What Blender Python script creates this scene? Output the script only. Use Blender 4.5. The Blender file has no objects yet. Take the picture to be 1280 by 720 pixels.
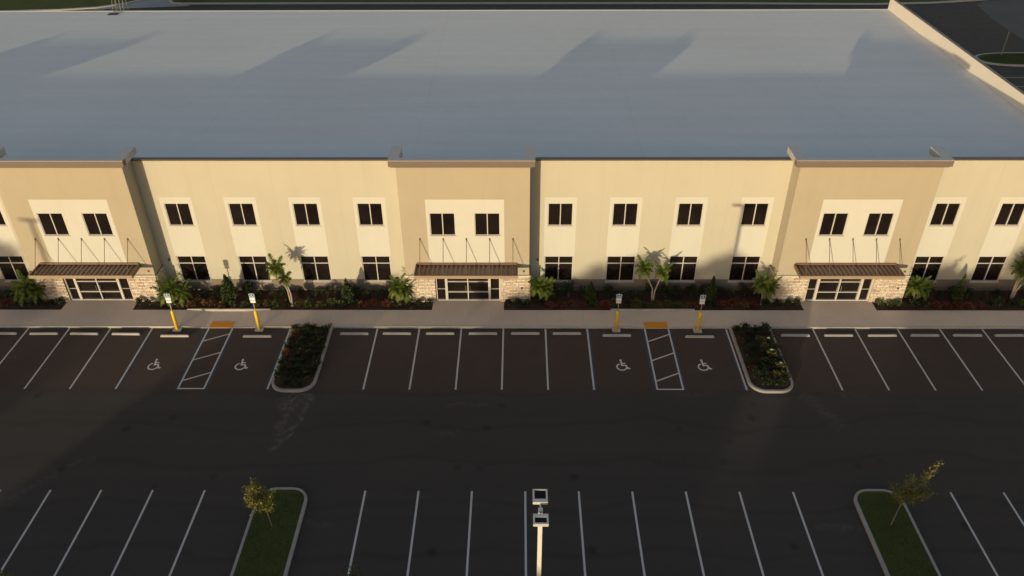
import bpy, math, random
from mathutils import Vector, Matrix
random.seed(11)
S = bpy.context.scene
COL = S.collection
R = math.radians

# ------------------------------------------------------------------ materials
MATS = {}
def nmat(name):
    m = bpy.data.materials.new(name); m.use_nodes = True
    nt = m.node_tree
    b = nt.nodes['Principled BSDF']
    MATS[name] = m
    return m, nt, b
def nd(nt, t, **k):
    n = nt.nodes.new(t)
    for a, v in k.items():
        if a.startswith('i_'):
            n.inputs[a[2:].replace('_', ' ')].default_value = v
        else:
            setattr(n, a, v)
    return n
def coords(nt, scale=None):
    tc = nd(nt, 'ShaderNodeTexCoord')
    if scale is None: return tc.outputs['Object']
    mp = nd(nt, 'ShaderNodeMapping'); mp.inputs['Scale'].default_value = scale
    nt.links.new(tc.outputs['Object'], mp.inputs[0]); return mp.outputs[0]
def noise(nt, vec, scale, detail=4, rough=.6):
    n = nd(nt, 'ShaderNodeTexNoise'); n.inputs['Scale'].default_value = scale
    n.inputs['Detail'].default_value = detail; n.inputs['Roughness'].default_value = rough
    nt.links.new(vec, n.inputs['Vector']); return n.outputs['Fac']
def ramp(nt, fac, stops):
    r = nd(nt, 'ShaderNodeValToRGB'); e = r.color_ramp.elements
    e[0].position, e[0].color = stops[0][0], (*stops[0][1], 1)
    e[1].position, e[1].color = stops[-1][0], (*stops[-1][1], 1)
    for p, c in stops[1:-1]:
        x = e.new(p); x.color = (*c, 1)
    nt.links.new(fac, r.inputs[0]); return r.outputs[0]
def mix(nt, fac, a, b, mode='MIX'):
    m = nd(nt, 'ShaderNodeMix', data_type='RGBA', blend_type=mode)
    for s, v in ((0, fac), (6, a), (7, b)):
        if hasattr(v, 'is_output'): nt.links.new(v, m.inputs[s])
        elif s == 0: m.inputs[0].default_value = v
        else: m.inputs[s].default_value = (*v, 1)
    return m.outputs[2]
def math_(nt, op, a, b=None, c=None, clamp=False):
    m = nd(nt, 'ShaderNodeMath', operation=op, use_clamp=clamp)
    for s, v in enumerate((a, b, c)):
        if v is None: continue
        if hasattr(v, 'is_output'): nt.links.new(v, m.inputs[s])
        else: m.inputs[s].default_value = v
    return m.outputs[0]
def bump(nt, b, h, strength=.3, dist=.01):
    n = nd(nt, 'ShaderNodeBump'); n.inputs['Strength'].default_value = strength; n.inputs['Distance'].default_value = dist
    nt.links.new(h, n.inputs['Height']); nt.links.new(n.outputs[0], b.inputs['Normal'])
def shade(c, f): return tuple(min(1, x*f) for x in c)
def paint(name, c, rough=.8, var=.08, sc=.7, bstr=.15, bsc=60, spec=.3, streak=0., metal=0.):
    """A painted or cast surface: large soft variation, fine grain, faint vertical weathering."""
    m, nt, b = nmat(name); v = coords(nt)
    n1 = noise(nt, v, sc, 5); n2 = noise(nt, v, bsc, 3)
    col = ramp(nt, n1, [(.25, shade(c, 1-var)), (.75, shade(c, 1+var))])
    col = mix(nt, .12, col, ramp(nt, n2, [(.3, shade(c, .8)), (.7, shade(c, 1.15))]))
    if streak:
        s = noise(nt, coords(nt, (.9, .9, .10)), 2.0, 4, .6)
        col = mix(nt, ramp(nt, s, [(.5, (0, 0, 0)), (.85, (streak,)*3)]), col, shade(c, .75))
    nt.links.new(col, b.inputs['Base Color'])
    b.inputs['Roughness'].default_value = rough; b.inputs['Metallic'].default_value = metal
    b.inputs['Specular IOR Level'].default_value = spec
    if bstr: bump(nt, b, n2, bstr, .01)
    return m
def leafmat(name, cols, rough=.55, trans=.25):
    m, nt, b = nmat(name)
    g = nd(nt, 'ShaderNodeNewGeometry')
    st = [(i/(len(cols)-1), c) for i, c in enumerate(cols)]
    col = ramp(nt, g.outputs['Random Per Island'], st)
    nt.links.new(col, b.inputs['Base Color']); b.inputs['Roughness'].default_value = rough
    b.inputs['Specular IOR Level'].default_value = .3
    t = nd(nt, 'ShaderNodeBsdfTranslucent'); nt.links.new(col, t.inputs[0])
    mx = nd(nt, 'ShaderNodeMixShader'); mx.inputs[0].default_value = trans
    nt.links.new(b.outputs[0], mx.inputs[1]); nt.links.new(t.outputs[0], mx.inputs[2])
    nt.links.new(mx.outputs[0], nt.nodes['Material Output'].inputs[0])
    return m

def seg_mask(nt, vec, A, B, w0, w1=None):
    """1 near the segment A-B, fading to 0 at distance w (for sand washed over the paving)."""
    sub = nd(nt, 'ShaderNodeVectorMath', operation='SUBTRACT'); nt.links.new(vec, sub.inputs[0]); sub.inputs[1].default_value = (*A, 0)
    d = Vector((B[0]-A[0], B[1]-A[1], 0)); L = d.length; d.normalize()
    dt = nd(nt, 'ShaderNodeVectorMath', operation='DOT_PRODUCT'); nt.links.new(sub.outputs[0], dt.inputs[0]); dt.inputs[1].default_value = d
    t = math_(nt, 'MINIMUM', math_(nt, 'MAXIMUM', dt.outputs['Value'], 0.), L)
    sc = nd(nt, 'ShaderNodeVectorMath', operation='SCALE'); sc.inputs[0].default_value = d; nt.links.new(t, sc.inputs['Scale'])
    ds = nd(nt, 'ShaderNodeVectorMath', operation='DISTANCE'); nt.links.new(sub.outputs[0], ds.inputs[0]); nt.links.new(sc.outputs[0], ds.inputs[1])
    return math_(nt, 'SUBTRACT', 1., math_(nt, 'DIVIDE', ds.outputs['Value'], w0), clamp=True)

def make_asphalt():
    m, nt, b = nmat('asphalt'); v = coords(nt)
    big = noise(nt, v, .09, 5, .55); mid = noise(nt, v, .8, 5, .6); fine = noise(nt, v, 45, 2)
    col = ramp(nt, big, [(.3, (.064, .054, .049)), (.7, (.084, .071, .064))])
    col = mix(nt, .35, col, ramp(nt, mid, [(.3, (.052, .046, .043)), (.75, (.089, .078, .070))]))
    col = mix(nt, .3, col, ramp(nt, fine, [(.35, (.03, .03, .03)), (.7, (.075, .072, .07))]))
    # long roller / paver lane streaks along the aisle
    st = noise(nt, coords(nt, (.03, .9, 1)), 1.0, 4, .6)
    col = mix(nt, .22, col, ramp(nt, st, [(.35, (.047, .042, .038)), (.7, (.090, .077, .067))]))
    # faint curved tyre scuffs
    ty = nd(nt, 'ShaderNodeTexWave', wave_type='RINGS'); ty.inputs['Scale'].default_value = .11; ty.inputs['Distortion'].default_value = 5.; ty.inputs['Detail'].default_value = 3
    nt.links.new(v, ty.inputs[0])
    tm = math_(nt, 'MULTIPLY', ramp(nt, ty.outputs['Fac'], [(.93, (0, 0, 0)), (1., (.35,)*3)]), mid)
    col = mix(nt, tm, col, (.022, .022, .022))
    warp = noise(nt, v, 3.5, 4)
    total = None
    wn = nd(nt, 'ShaderNodeTexNoise'); wn.inputs['Scale'].default_value = .9; wn.inputs['Detail'].default_value = 4; nt.links.new(v, wn.inputs['Vector'])
    wo = nd(nt, 'ShaderNodeVectorMath', operation='MULTIPLY_ADD'); nt.links.new(wn.outputs['Color'], wo.inputs[0]); wo.inputs[1].default_value = (1.5, 1.5, 0); wo.inputs[2].default_value = (-.75, -.75, 0)
    va = nd(nt, 'ShaderNodeVectorMath'); nt.links.new(v, va.inputs[0]); nt.links.new(wo.outputs[0], va.inputs[1])
    patchy = ramp(nt, warp, [(.38, (0, 0, 0)), (.62, (1, 1, 1))])
    for A, B, w, s in SCUFFS:
        k = math_(nt, 'MULTIPLY', math_(nt, 'MULTIPLY', seg_mask(nt, va.outputs[0], A, B, w), patchy), s*.85, clamp=True)
        total = k if total is None else math_(nt, 'MAXIMUM', total, k)
    col = mix(nt, total, col, (.20, .175, .15))
    # oil spots
    vo = nd(nt, 'ShaderNodeTexVoronoi'); vo.inputs['Scale'].default_value = .38; nt.links.new(v, vo.inputs['Vector'])
    sp = ramp(nt, vo.outputs['Distance'], [(.03, (.7,)*3), (.14, (0, 0, 0))])
    col = mix(nt, sp, col, (.022, .021, .021))
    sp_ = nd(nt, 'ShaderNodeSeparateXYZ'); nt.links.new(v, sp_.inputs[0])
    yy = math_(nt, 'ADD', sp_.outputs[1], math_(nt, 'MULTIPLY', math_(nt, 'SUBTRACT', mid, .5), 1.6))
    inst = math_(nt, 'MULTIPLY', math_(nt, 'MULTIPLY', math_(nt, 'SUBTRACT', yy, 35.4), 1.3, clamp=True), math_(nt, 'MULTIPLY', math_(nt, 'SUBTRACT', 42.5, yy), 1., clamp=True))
    stall_tone = mix(nt, big, (.078, .052, .044), (.102, .065, .052))  # warmer tone across the front stall band
    col = mix(nt, math_(nt, 'MULTIPLY', inst, .7), col, stall_tone)
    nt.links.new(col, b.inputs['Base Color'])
    nt.links.new(ramp(nt, mid, [(.3, (.78,)*3), (.7, (.92,)*3)]), b.inputs['Roughness'])
    b.inputs['Specular IOR Level'].default_value = .25; b.inputs['Diffuse Roughness'].default_value = 1.
    grain = noise(nt, v, 16, 3, .7)
    bump(nt, b, math_(nt, 'ADD', fine, grain), 1., .05)
    return m
SCUFFS = [((-13.3, 35.3), (-13.25, 34.0), .75, .8), ((-13.25, 34.0), (-13.3, 31.0), .35, .6), ((-12.5, 35.4), (-12.2, 34.2), .45, 1.), ((-12.2, 34.2), (-12.9, 32.0), .28, .9), ((-11.9, 36.6), (-10.6, 39.3), .5, .22),
          ((-12.0, 39.4), (-10.4, 39.3), .25, .25), ((-3.9, 34.4), (-2.2, 34.5), .3, .25), ((-4.6, 32.2), (-3.4, 32.2), .3, .16),
          ((16.6, 35.3), (18.0, 33.0), .6, .3), ((17.4, 35.6), (20.5, 35.3), .25, .22), ((10.4, 37.4), (11.9, 37.9), .4, .28),
          ((-10.5, 25.9), (-9.4, 25.9), .3, .3), ((14.6, 25.8), (16.9, 25.7), .3, .35), ((-26.4, 27.2), (-23.0, 30.4), .35, .28), ((-27.0, 25.4), (-25.6, 27.8), .35, .18),
          ((9.5, 35.3), (12.6, 35.9), .5, .2)]

def make_stone():
    m, nt, b = nmat('ledge_stone')
    tc = nd(nt, 'ShaderNodeTexCoord'); sx = nd(nt, 'ShaderNodeSeparateXYZ'); cb = nd(nt, 'ShaderNodeCombineXYZ')
    nt.links.new(tc.outputs['Object'], sx.inputs[0])
    xy = math_(nt, 'ADD', sx.outputs[0], sx.outputs[1])
    nt.links.new(xy, cb.inputs[0]); nt.links.new(sx.outputs[2], cb.inputs[1])
    dn = nd(nt, 'ShaderNodeTexNoise'); dn.inputs['Scale'].default_value = 3; nt.links.new(cb.outputs[0], dn.inputs['Vector'])
    off = nd(nt, 'ShaderNodeVectorMath', operation='SCALE'); nt.links.new(dn.outputs['Color'], off.inputs[0]); off.inputs['Scale'].default_value = .06
    ad = nd(nt, 'ShaderNodeVectorMath'); nt.links.new(cb.outputs[0], ad.inputs[0]); nt.links.new(off.outputs[0], ad.inputs[1])
    br = nd(nt, 'ShaderNodeTexBrick'); nt.links.new(ad.outputs[0], br.inputs['Vector'])
    br.inputs['Scale'].default_value = 1; br.inputs['Brick Width'].default_value = .42; br.inputs['Row Height'].default_value = .125
    br.inputs['Mortar Size'].default_value = .012; br.inputs['Mortar Smooth'].default_value = .4; br.offset = .37; br.squash = .7; br.squash_frequency = 3
    br.inputs['Color1'].default_value = (0, 0, 0, 1); br.inputs['Color2'].default_value = (1, 1, 1, 1); br.inputs['Mortar'].default_value = (.3, .3, .3, 1)
    br.inputs['Bias'].default_value = 0
    col = ramp(nt, br.outputs['Color'], [(0, (.33, .23, .17)), (.2, (.56, .46, .37)), (.42, (.76, .68, .57)), (.62, (.62, .48, .38)), (.8, (.82, .76, .67)), (1, (.46, .36, .28))])
    nz = noise(nt, tc.outputs['Object'], 9, 4)
    col = mix(nt, .35, col, ramp(nt, nz, [(.3, (.35, .25, .18)), (.7, (.85, .75, .6))]))
    col = mix(nt, br.outputs['Fac'], col, (.16, .11, .08))
    nt.links.new(col, b.inputs['Base Color']); b.inputs['Roughness'].default_value = .9
    h = math_(nt, 'SUBTRACT', math_(nt, 'ADD', math_(nt, 'MULTIPLY', br.outputs['Color'], .5), math_(nt, 'MULTIPLY', nz, .4)), br.outputs['Fac'])
    bump(nt, b, h, .9, .03)
    return m
def make_roof():
    m, nt, b = nmat('roof_membrane'); v = coords(nt)
    sx = nd(nt, 'ShaderNodeSeparateXYZ'); nt.links.new(v, sx.inputs[0])
    n1 = noise(nt, v, .08, 5, .55); n2 = noise(nt, v, .9, 5, .65); 
    col = ramp(nt, n1, [(.3, (.67, .665, .65)), (.7, (.73, .725, .71))])
    col = mix(nt, .3, col, ramp(nt, n2, [(.3, (.55, .545, .525)), (.7, (.68, .68, .665))]))
    st = noise(nt, coords(nt, (.05, .8, 1)), 1., 4)
    col = mix(nt, .2, col, ramp(nt, st, [(.35, (.53, .53, .51)), (.65, (.70, .70, .69))]))
    # welded sheet seams every 3 m
    fr = math_(nt, 'FRACT', math_(nt, 'DIVIDE', sx.outputs[1], 3.05))
    sm = ramp(nt, fr, [(0, (.45,)*3), (.022, (0, 0, 0))])
    col = mix(nt, sm, col, (.50, .50, .49))
    fr2 = math_(nt, 'FRACT', math_(nt, 'DIVIDE', math_(nt, 'ADD', sx.outputs[0], 7.), 15.2))
    col = mix(nt, ramp(nt, fr2, [(0, (.4,)*3), (.005, (0, 0, 0))]), col, (.5, .5, .49))
    nt.links.new(col, b.inputs['Base Color']); b.inputs['Roughness'].default_value = .75; b.inputs['Specular IOR Level'].default_value = .3; b.inputs['Diffuse Roughness'].default_value = .15
    bump(nt, b, n2, .12, .02)
    return m
def make_concrete():
    m, nt, b = nmat('sidewalk_concrete'); v = coords(nt)
    sx = nd(nt, 'ShaderNodeSeparateXYZ'); nt.links.new(v, sx.inputs[0])
    n1 = noise(nt, v, .5, 5); n2 = noise(nt, v, 6, 4); n3 = noise(nt, v, 70, 2)
    col = ramp(nt, n1, [(.3, (.56, .42, .325)), (.7, (.66, .495, .375))])
    col = mix(nt, .3, col, ramp(nt, n2, [(.3, (.36, .33, .29)), (.7, (.54, .50, .45))]))
    col = mix(nt, .15, col, ramp(nt, n3, [(.3, (.3, .28, .25)), (.7, (.6, .56, .5))]))
    fr = math_(nt, 'FRACT', math_(nt, 'DIVIDE', math_(nt, 'ADD', sx.outputs[0], 100.9), 1.524))
    col = mix(nt, ramp(nt, fr, [(0, (.45,)*3), (.014, (0, 0, 0))]), col, (.20, .18, .16))
    nt.links.new(col, b.inputs['Base Color']); b.inputs['Roughness'].default_value = .85; b.inputs['Diffuse Roughness'].default_value = 1.
    bump(nt, b, n3, .3, .01)
    return m
def make_grass():
    m, nt, b = nmat('lawn_grass'); v = coords(nt)
    n1 = noise(nt, v, .45, 5); n2 = noise(nt, v, 14, 4, .7)
    col = ramp(nt, n1, [(.3, (.055, .074, .018)), (.7, (.088, .108, .026))])
    col = mix(nt, .5, col, ramp(nt, n2, [(.3, (.036, .045, .014)), (.75, (.12, .125, .05))]))
    nt.links.new(col, b.inputs['Base Color']); b.inputs['Roughness'].default_value = .95; b.inputs['Specular IOR Level'].default_value = .1
    bump(nt, b, n2, .8, .05)
    return m
def make_mulch():
    m, nt, b = nmat('bark_mulch'); v = coords(nt)
    n = noise(nt, v, 22, 4, .75); n1 = noise(nt, v, 1.3, 3)
    col = ramp(nt, n, [(.3, (.026, .012, .008)), (.55, (.075, .032, .020)), (.8, (.16, .075, .048))])
    col = mix(nt, .3, col, ramp(nt, n1, [(.3, (.03, .016, .01)), (.7, (.07, .035, .022))]))
    nt.links.new(col, b.inputs['Base Color']); b.inputs['Roughness'].default_value = .95; bump(nt, b, n, 1., .04)
    return m
def make_glass():
    m, nt, b = nmat('tinted_glass'); v = coords(nt)
    n = noise(nt, v, .8, 2)
    nt.links.new(ramp(nt, n, [(.3, (.008, .006, .006)), (.7, (.016, .012, .011))]), b.inputs['Base Color'])
    b.inputs['Roughness'].default_value = .04; b.inputs['Specular IOR Level'].default_value = .55
    bump(nt, b, n, .05, .02)
    return m
def marking(name, c, wear=.35):
    m, nt, b = nmat(name); v = coords(nt)
    n = noise(nt, v, 9, 5, .75); n2 = noise(nt, v, 1.1, 3)
    f = ramp(nt, math_(nt, 'ADD', math_(nt, 'MULTIPLY', n, .65), math_(nt, 'MULTIPLY', n2, .35)), [(.48, (0, 0, 0)), (.72, (wear,)*3)])
    col = mix(nt, f, c, (.07, .066, .062))
    nt.links.new(col, b.inputs['Base Color']); b.inputs['Roughness'].default_value = .8; bump(nt, b, n, .2, .003)
    return m

M = {}
M['asphalt'] = make_asphalt(); M['stone'] = make_stone(); M['roof'] = make_roof(); M['concrete'] = make_concrete()
M['grass'] = make_grass(); M['mulch'] = make_mulch(); M['glass'] = make_glass()
M['white_line'] = marking('white_line_paint', (.50, .49, .48)); M['blue_line'] = marking('blue_line_paint', (.028, .052, .095), .5)
M['symbol'] = marking('symbol_paint', (.62, .58, .55), .35)
M['wall'] = paint('tan_stucco', (.472, .448, .367), .9, .035, .35, .25, 90, .2, .22)
M['portal'] = paint('khaki_stucco', (.397, .35, .265), .9, .035, .35, .25, 90, .2, .22)
M['accent'] = paint('cream_stucco', (.545, .54, .49), .9, .03, .4, .2, 90, .2, .15)
M['band'] = paint('umber_stucco', (.20, .165, .135), .9, .06, .5, .2, 90, .2, .2)
M['joint'] = paint('joint_sealant', (.415, .385, .315), .9, .05, 1, 0)
M['cornice_cap'] = paint('grey_metal_cap', (.44, .42, .41), .5, .05, .8, .05, 60)
M['cornice'] = paint('taupe_cornice', (.155, .128, .105), .7, .06, .8, .1, 60)
M['inner'] = paint('white_parapet_lining', (.70, .64, .56), .8, .04, .6, .1, 40)
M['coping'] = paint('bronze_coping', (.085, .06, .05), .45, .1, 1, .0, 50, .5)
M['frame'] = paint('cream_window_frame', (.52, .49, .46), .5, .03, 1, 0)
M['awning'] = paint('brown_awning_metal', (.165, .10, .07), .45, .12, 1.2, .05, 30, .5)
M['fascia'] = paint('tan_awning_fascia', (.33, .245, .165), .5, .08, 1.2, .05, 30, .5)
M['rod'] = paint('dark_rod_metal', (.13, .095, .07), .4, .05, 2, 0, 20, .5)
M['curb'] = paint('curb_concrete', (.42, .385, .34), .85, .1, 1.5, .3, 50)
M['island_curb'] = paint('island_curb_concrete', (.30, .28, .265), .85, .14, 1.5, .3, 50)
M['stop'] = paint('wheel_stop_concrete', (.40, .375, .345), .85, .13, 2.5, .3, 50)
M['yellow'] = paint('yellow_bollard_paint', (.78, .50, .025), .45, .05, 2, .05, 30, .5)
M['tactile'] = paint('orange_tactile_pad', (.62, .245, .02), .7, .08, 3, .1, 30)
M['steel'] = paint('galvanised_steel', (.42, .42, .42), .4, .08, 3, 0, 20, .5, 0, .6)
M['sign_white'] = paint('sign_white_face', (.75, .76, .76), .4, .03, 3, 0)
M['sign_blue'] = paint('sign_blue_face', (.02, .13, .33), .4, .03, 3, 0)
M['sign_red'] = paint('sign_red_face', (.35, .03, .03), .4, .03, 3, 0)
M['ladder'] = paint('ladder_aluminium', (.19, .185, .18), .5, .05, 2, 0)
M['pole'] = paint('white_pole_paint', (.66, .62, .56), .45, .04, 2, 0, 30, .5)
M['head'] = paint('white_lamp_housing', (.50, .49, .475), .45, .04, 2, 0, 30, .5)
M['black'] = paint('black_heat_sink', (.012, .012, .013), .5, .1, 2, 0)
M['lens'] = paint('lamp_lens', (.55, .55, .52), .2, .03, 2, 0)
M['pad'] = paint('roof_walk_pad', (.06, .06, .06), .8, .1, 2, .1)
M['oldroad'] = paint('old_asphalt', (.105, .097, .088), .9, .15, .25, .3, 40)
M['drive'] = paint('driveway_concrete', (.30, .295, .28), .9, .12, .3, .2, 30)
M['brick'] = paint('blocker_paint', (.55, .5, .42), .9, .05, .3)
M['dark_metal'] = paint('small_fixture_metal', (.09, .08, .075), .4, .05, 2, 0)
M['red_horn'] = paint('red_horn_plastic', (.45, .05, .03), .4, .05, 2, 0)
M['bark'] = paint('palm_bark', (.36, .30, .24), .9, .25, 9, .6, 30)
M['bark2'] = paint('tree_bark', (.19, .145, .105), .9, .25, 6, .6, 30)
M['palm'] = leafmat('palm_leaf', [(.075, .125, .018), (.14, .19, .028), (.05, .09, .018), (.22, .24, .045)])
M['shrub_green'] = leafmat('shrub_leaf_green', [(.038, .062, .018), (.06, .088, .025), (.026, .044, .016), (.11, .13, .038)])
M['shrub_dark'] = leafmat('shrub_leaf_dark', [(.016, .027, .012), (.026, .042, .016), (.012, .02, .01), (.045, .06, .022)])
M['shrub_olive'] = leafmat('shrub_leaf_olive', [(.07, .075, .02), (.11, .10, .028), (.045, .058, .017), (.17, .14, .04)])
M['shrub_red'] = leafmat('shrub_leaf_red', [(.15, .032, .02), (.08, .024, .016), (.22, .06, .026), (.06, .04, .018)])
M['shrub_copper'] = leafmat('shrub_leaf_copper', [(.20, .075, .02), (.12, .045, .018), (.07, .06, .02), (.28, .12, .03)])
M['young'] = leafmat('young_tree_leaf', [(.14, .15, .03), (.075, .09, .02), (.27, .23, .045), (.055, .065, .018)])
M['oak'] = leafmat('oak_leaf', [(.04, .06, .02), (.06, .08, .025), (.03, .045, .018)], trans=.1)

# ------------------------------------------------------------------ mesh helpers
class MB:
    def __init__(s): s.v, s.f = [], []
    def quad(s, *p):
        n = len(s.v); s.v += [tuple(x) for x in p]; s.f.append(tuple(range(n, n+len(p))))
    def box(s, x0, x1, y0, y1, z0, z1):
        n = len(s.v)
        s.v += [(x0,y0,z0),(x1,y0,z0),(x1,y1,z0),(x0,y1,z0),(x0,y0,z1),(x1,y0,z1),(x1,y1,z1),(x0,y1,z1)]
        for f in ((0,3,2,1),(4,5,6,7),(0,1,5,4),(1,2,6,5),(2,3,7,6),(3,0,4,7)): s.f.append(tuple(n+i for i in f))
    def tube(s, pts, r, seg=8, cap=True):
        """Round tube through pts with one radius per point."""
        pts = [Vector(p) for p in pts]; rr = r if isinstance(r, (list, tuple)) else [r]*len(pts)
        base = len(s.v)
        for i, p in enumerate(pts):
            d = (pts[min(i+1, len(pts)-1)]-pts[max(i-1, 0)]).normalized()
            a = d.cross(Vector((0, 0, 1)) if abs(d.z) < .9 else Vector((1, 0, 0))).normalized(); b = d.cross(a)
            for k in range(seg):
                t = 2*math.pi*k/seg; s.v.append(tuple(p+a*math.cos(t)*rr[i]+b*math.sin(t)*rr[i]))
        for i in range(len(pts)-1):
            for k in range(seg):
                k2 = (k+1) % seg; s.f.append((base+i*seg+k, base+i*seg+k2, base+(i+1)*seg+k2, base+(i+1)*seg+k))
        if cap:
            s.f.append(tuple(base+k for k in range(seg))[::-1]); e = base+(len(pts)-1)*seg; s.f.append(tuple(e+k for k in range(seg)))
    def prism(s, poly, z0, z1):
        n = len(s.v); k = len(poly)
        s.v += [(x, y, z0) for x, y in poly]+[(x, y, z1) for x, y in poly]
        s.f.append(tuple(range(n+k-1, n-1, -1))); s.f.append(tuple(range(n+k, n+2*k)))
        for i in range(k):
            j = (i+1) % k; s.f.append((n+i, n+j, n+k+j, n+k+i))
    def build(s, name, m, parent=None, bevel=0, smooth=False):
        me = bpy.data.meshes.new(name); me.from_pydata(s.v, [], s.f); me.update(); me.materials.append(m)
        if smooth:
            for p in me.polygons: p.use_smooth = True
        o = bpy.data.objects.new(name, me); COL.objects.link(o)
        if parent is not None: o.parent = parent
        if bevel:
            b = o.modifiers.new('bevel', 'BEVEL'); b.width = bevel; b.segments = 2; b.limit_method = 'ANGLE'; b.angle_limit = R(35)
        return o
def tag(o, label=None, cat=None, group=None, kind=None):
    if label: o['label'] = label
    if cat: o['category'] = cat
    if group: o['group'] = group
    if kind: o['kind'] = kind
    return o
def thing(name, label, cat, loc=(0,0,0), rz=0, group=None):
    o = bpy.data.objects.new(name, None); COL.objects.link(o); o.location = loc; o.rotation_euler = (0,0,rz); o.empty_display_size = .2
    return tag(o, label, cat, group)
def dup(root, loc, rz=0, sc=1, label=None, group=None):
    c = root.copy(); COL.objects.link(c); c.location = loc; c.rotation_euler = (0,0,rz); c.scale = (sc,)*3 if not isinstance(sc, tuple) else sc
    if label: c['label'] = label
    if group: c['group'] = group
    for ch in root.children:
        d = ch.copy(); COL.objects.link(d); d.parent = c
        for g in ch.children:
            e = g.copy(); COL.objects.link(e); e.parent = d
    return c
def st(name, mb, m, parent=None, **k):
    o = mb.build(name, m, parent, **k)
    if parent is None: o['kind'] = 'structure'
    return o
ORD = ['first','second','third','fourth','fifth','sixth','seventh','eighth','ninth','tenth','eleventh','twelfth','thirteenth','fourteenth','fifteenth','sixteenth','seventeenth','eighteenth','nineteenth','twentieth','twenty-first','twenty-second','twenty-third','twenty-fourth','twenty-fifth','twenty-sixth','twenty-seventh','twenty-eighth','twenty-ninth','thirtieth','thirty-first','thirty-second','thirty-third','thirty-fourth','thirty-fifth','thirty-sixth']

# ------------------------------------------------------------------ ground and paving
Yc = 41.70                                   # face of the sidewalk kerb
g = MB(); g.quad((-260,-220,0),(260,-220,0),(260,300,0),(-260,300,0))
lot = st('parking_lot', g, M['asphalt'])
W = 2.743
def strip(name, m, x, y0, y1, w=.105, z=.004):
    b = MB(); b.quad((x-w/2,y0,z),(x+w/2,y0,z),(x+w/2,y1,z),(x-w/2,y1,z)); return b.build(name, m, lot)
Ys, Ye = 35.78, 41.68
front = [-37.6,-34.86,-32.12,-29.43,-26.72] + [-9.22+W*k for k in range(5)] + [19.14,21.88,24.62,27.36,30.1,32.84]
for x in front: strip('stall_line', M['white_line'], x, Ys, Ye)
for x in (-23.98, -14.92, 4.47, 13.50): strip('stall_line', M['white_line'], x, Ys, Ye)
for x in (-23.86, -15.05, 4.59, 13.38): strip('blue_line', M['blue_line'], x, Ys, Ye, .115)
for a, b_ in ((-20.27, -18.72), (8.22, 9.75)):
    strip('blue_line', M['blue_line'], a-.125, Ys-.02, Ye, .12); strip('blue_line', M['blue_line'], b_+.125, Ys-.02, Ye, .12)
    m = MB(); z = .004; w = .05
    m.quad((a-w,Ys,z),(a+w,Ys,z),(a+w,Ye,z),(a-w,Ye,z)); m.quad((b_-w,Ys,z),(b_+w,Ys,z),(b_+w,Ye,z),(b_-w,Ye,z))
    m.quad((a+w,Ys,z),(b_-w,Ys,z),(b_-w,Ys+.1,z),(a+w,Ys+.1,z))
    for y in (40.30, 38.42, 36.50): m.quad((a+w,y,z),(b_-w,y+.73,z),(b_-w,y+.84,z),(a+w,y+.11,z))
    m.build('access_aisle', M['white_line'], lot)
low = [-34.9,-32.2,-29.47,-26.76,-24.15,-21.52,-18.86,-16.17] + [-7.88+W*k for k in range(9)] + [22.1,24.8,27.5,30.2]
for x in low: strip('stall_line', M['white_line'], x, 16.2, 28.05)

def wheelchair(mb, s, P):
    """Wheelchair symbol drawn with strokes on a unit square; P maps (u,v) to a point."""
    def stroke(pts, w):
        for (a, b) in zip(pts, pts[1:]):
            dx, dy = b[0]-a[0], b[1]-a[1]; L = math.hypot(dx, dy); nx, ny = -dy/L*w/2, dx/L*w/2; ex, ey = dx/L*w*.3, dy/L*w*.3
            mb.quad(P(a[0]-ex+nx, a[1]-ey+ny), P(a[0]-ex-nx, a[1]-ey-ny), P(b[0]+ex-nx, b[1]+ey-ny), P(b[0]+ex+nx, b[1]+ey+ny))
    c = [(.43+.085*math.cos(t), .90+.085*math.sin(t)) for t in [i*math.pi/6 for i in range(12)]]
    mb.quad(*[P(*q) for q in c])
    stroke([(.44, .78), (.47, .42)], .11)
    stroke([(.48, .46), (.74, .44), (.86, .14)], .10)
    stroke([(.86, .13), (.98, .17)], .09)
    stroke([(.47, .63), (.70, .63)], .08)
    arc = [(.44+.33*math.cos(t), .30+.29*math.sin(t)) for t in [R(118)+i*R(232)/14 for i in range(15)]]
    stroke(arc, .09)
for cx in (-22.40, -17.02, 6.43, 11.42):
    m = MB(); cnt = [0]
    def P(u, v, cx=cx):
        cnt[0] += 1
        return (cx-.50+u*.90, 37.55+v*1.04, .0045+.00002*(cnt[0]//4))
    wheelchair(m, 1, P); m.build('wheelchair_symbol', M['symbol'], lot)
# stalls far right behind the end wall
for k in range(6):
    y = 87.35-2.76*k; b = MB(); b.quad((50.5,y-.05,.004),(58,y-.05,.004),(58,y+.05,.004),(50.5,y+.05,.004)); b.build('stall_line', M['white_line'], lot)

# sidewalk with two lowered stretches at the accessible aisles
brk = [(-75,.15)]
for c in (-19.5, 8.98): brk += [(c-2.75,.15),(c-1.05,.025),(c+1.05,.025),(c+2.75,.15)]
brk += [(45,.15)]
sw = MB(); cb = MB(); Yb = 43.52
for (xa, za), (xb, zb) in zip(brk, brk[1:]):
    sw.quad((xa,Yc+.15,za),(xb,Yc+.15,zb),(xb,Yb,zb),(xa,Yb,za)); sw.quad((xa,Yb,-.05),(xa,Yb,za),(xb,Yb,zb),(xb,Yb,-.05))
    cb.quad((xa,Yc+.02,za),(xb,Yc+.02,zb),(xb,Yc+.15,zb),(xa,Yc+.15,za)); cb.quad((xa,Yc,-.02),(xb,Yc,-.02),(xb,Yc,zb-.02),(xa,Yc,za-.02)); cb.quad((xa,Yc,za-.02),(xb,Yc,zb-.02),(xb,Yc+.02,zb),(xa,Yc+.02,za))
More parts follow.
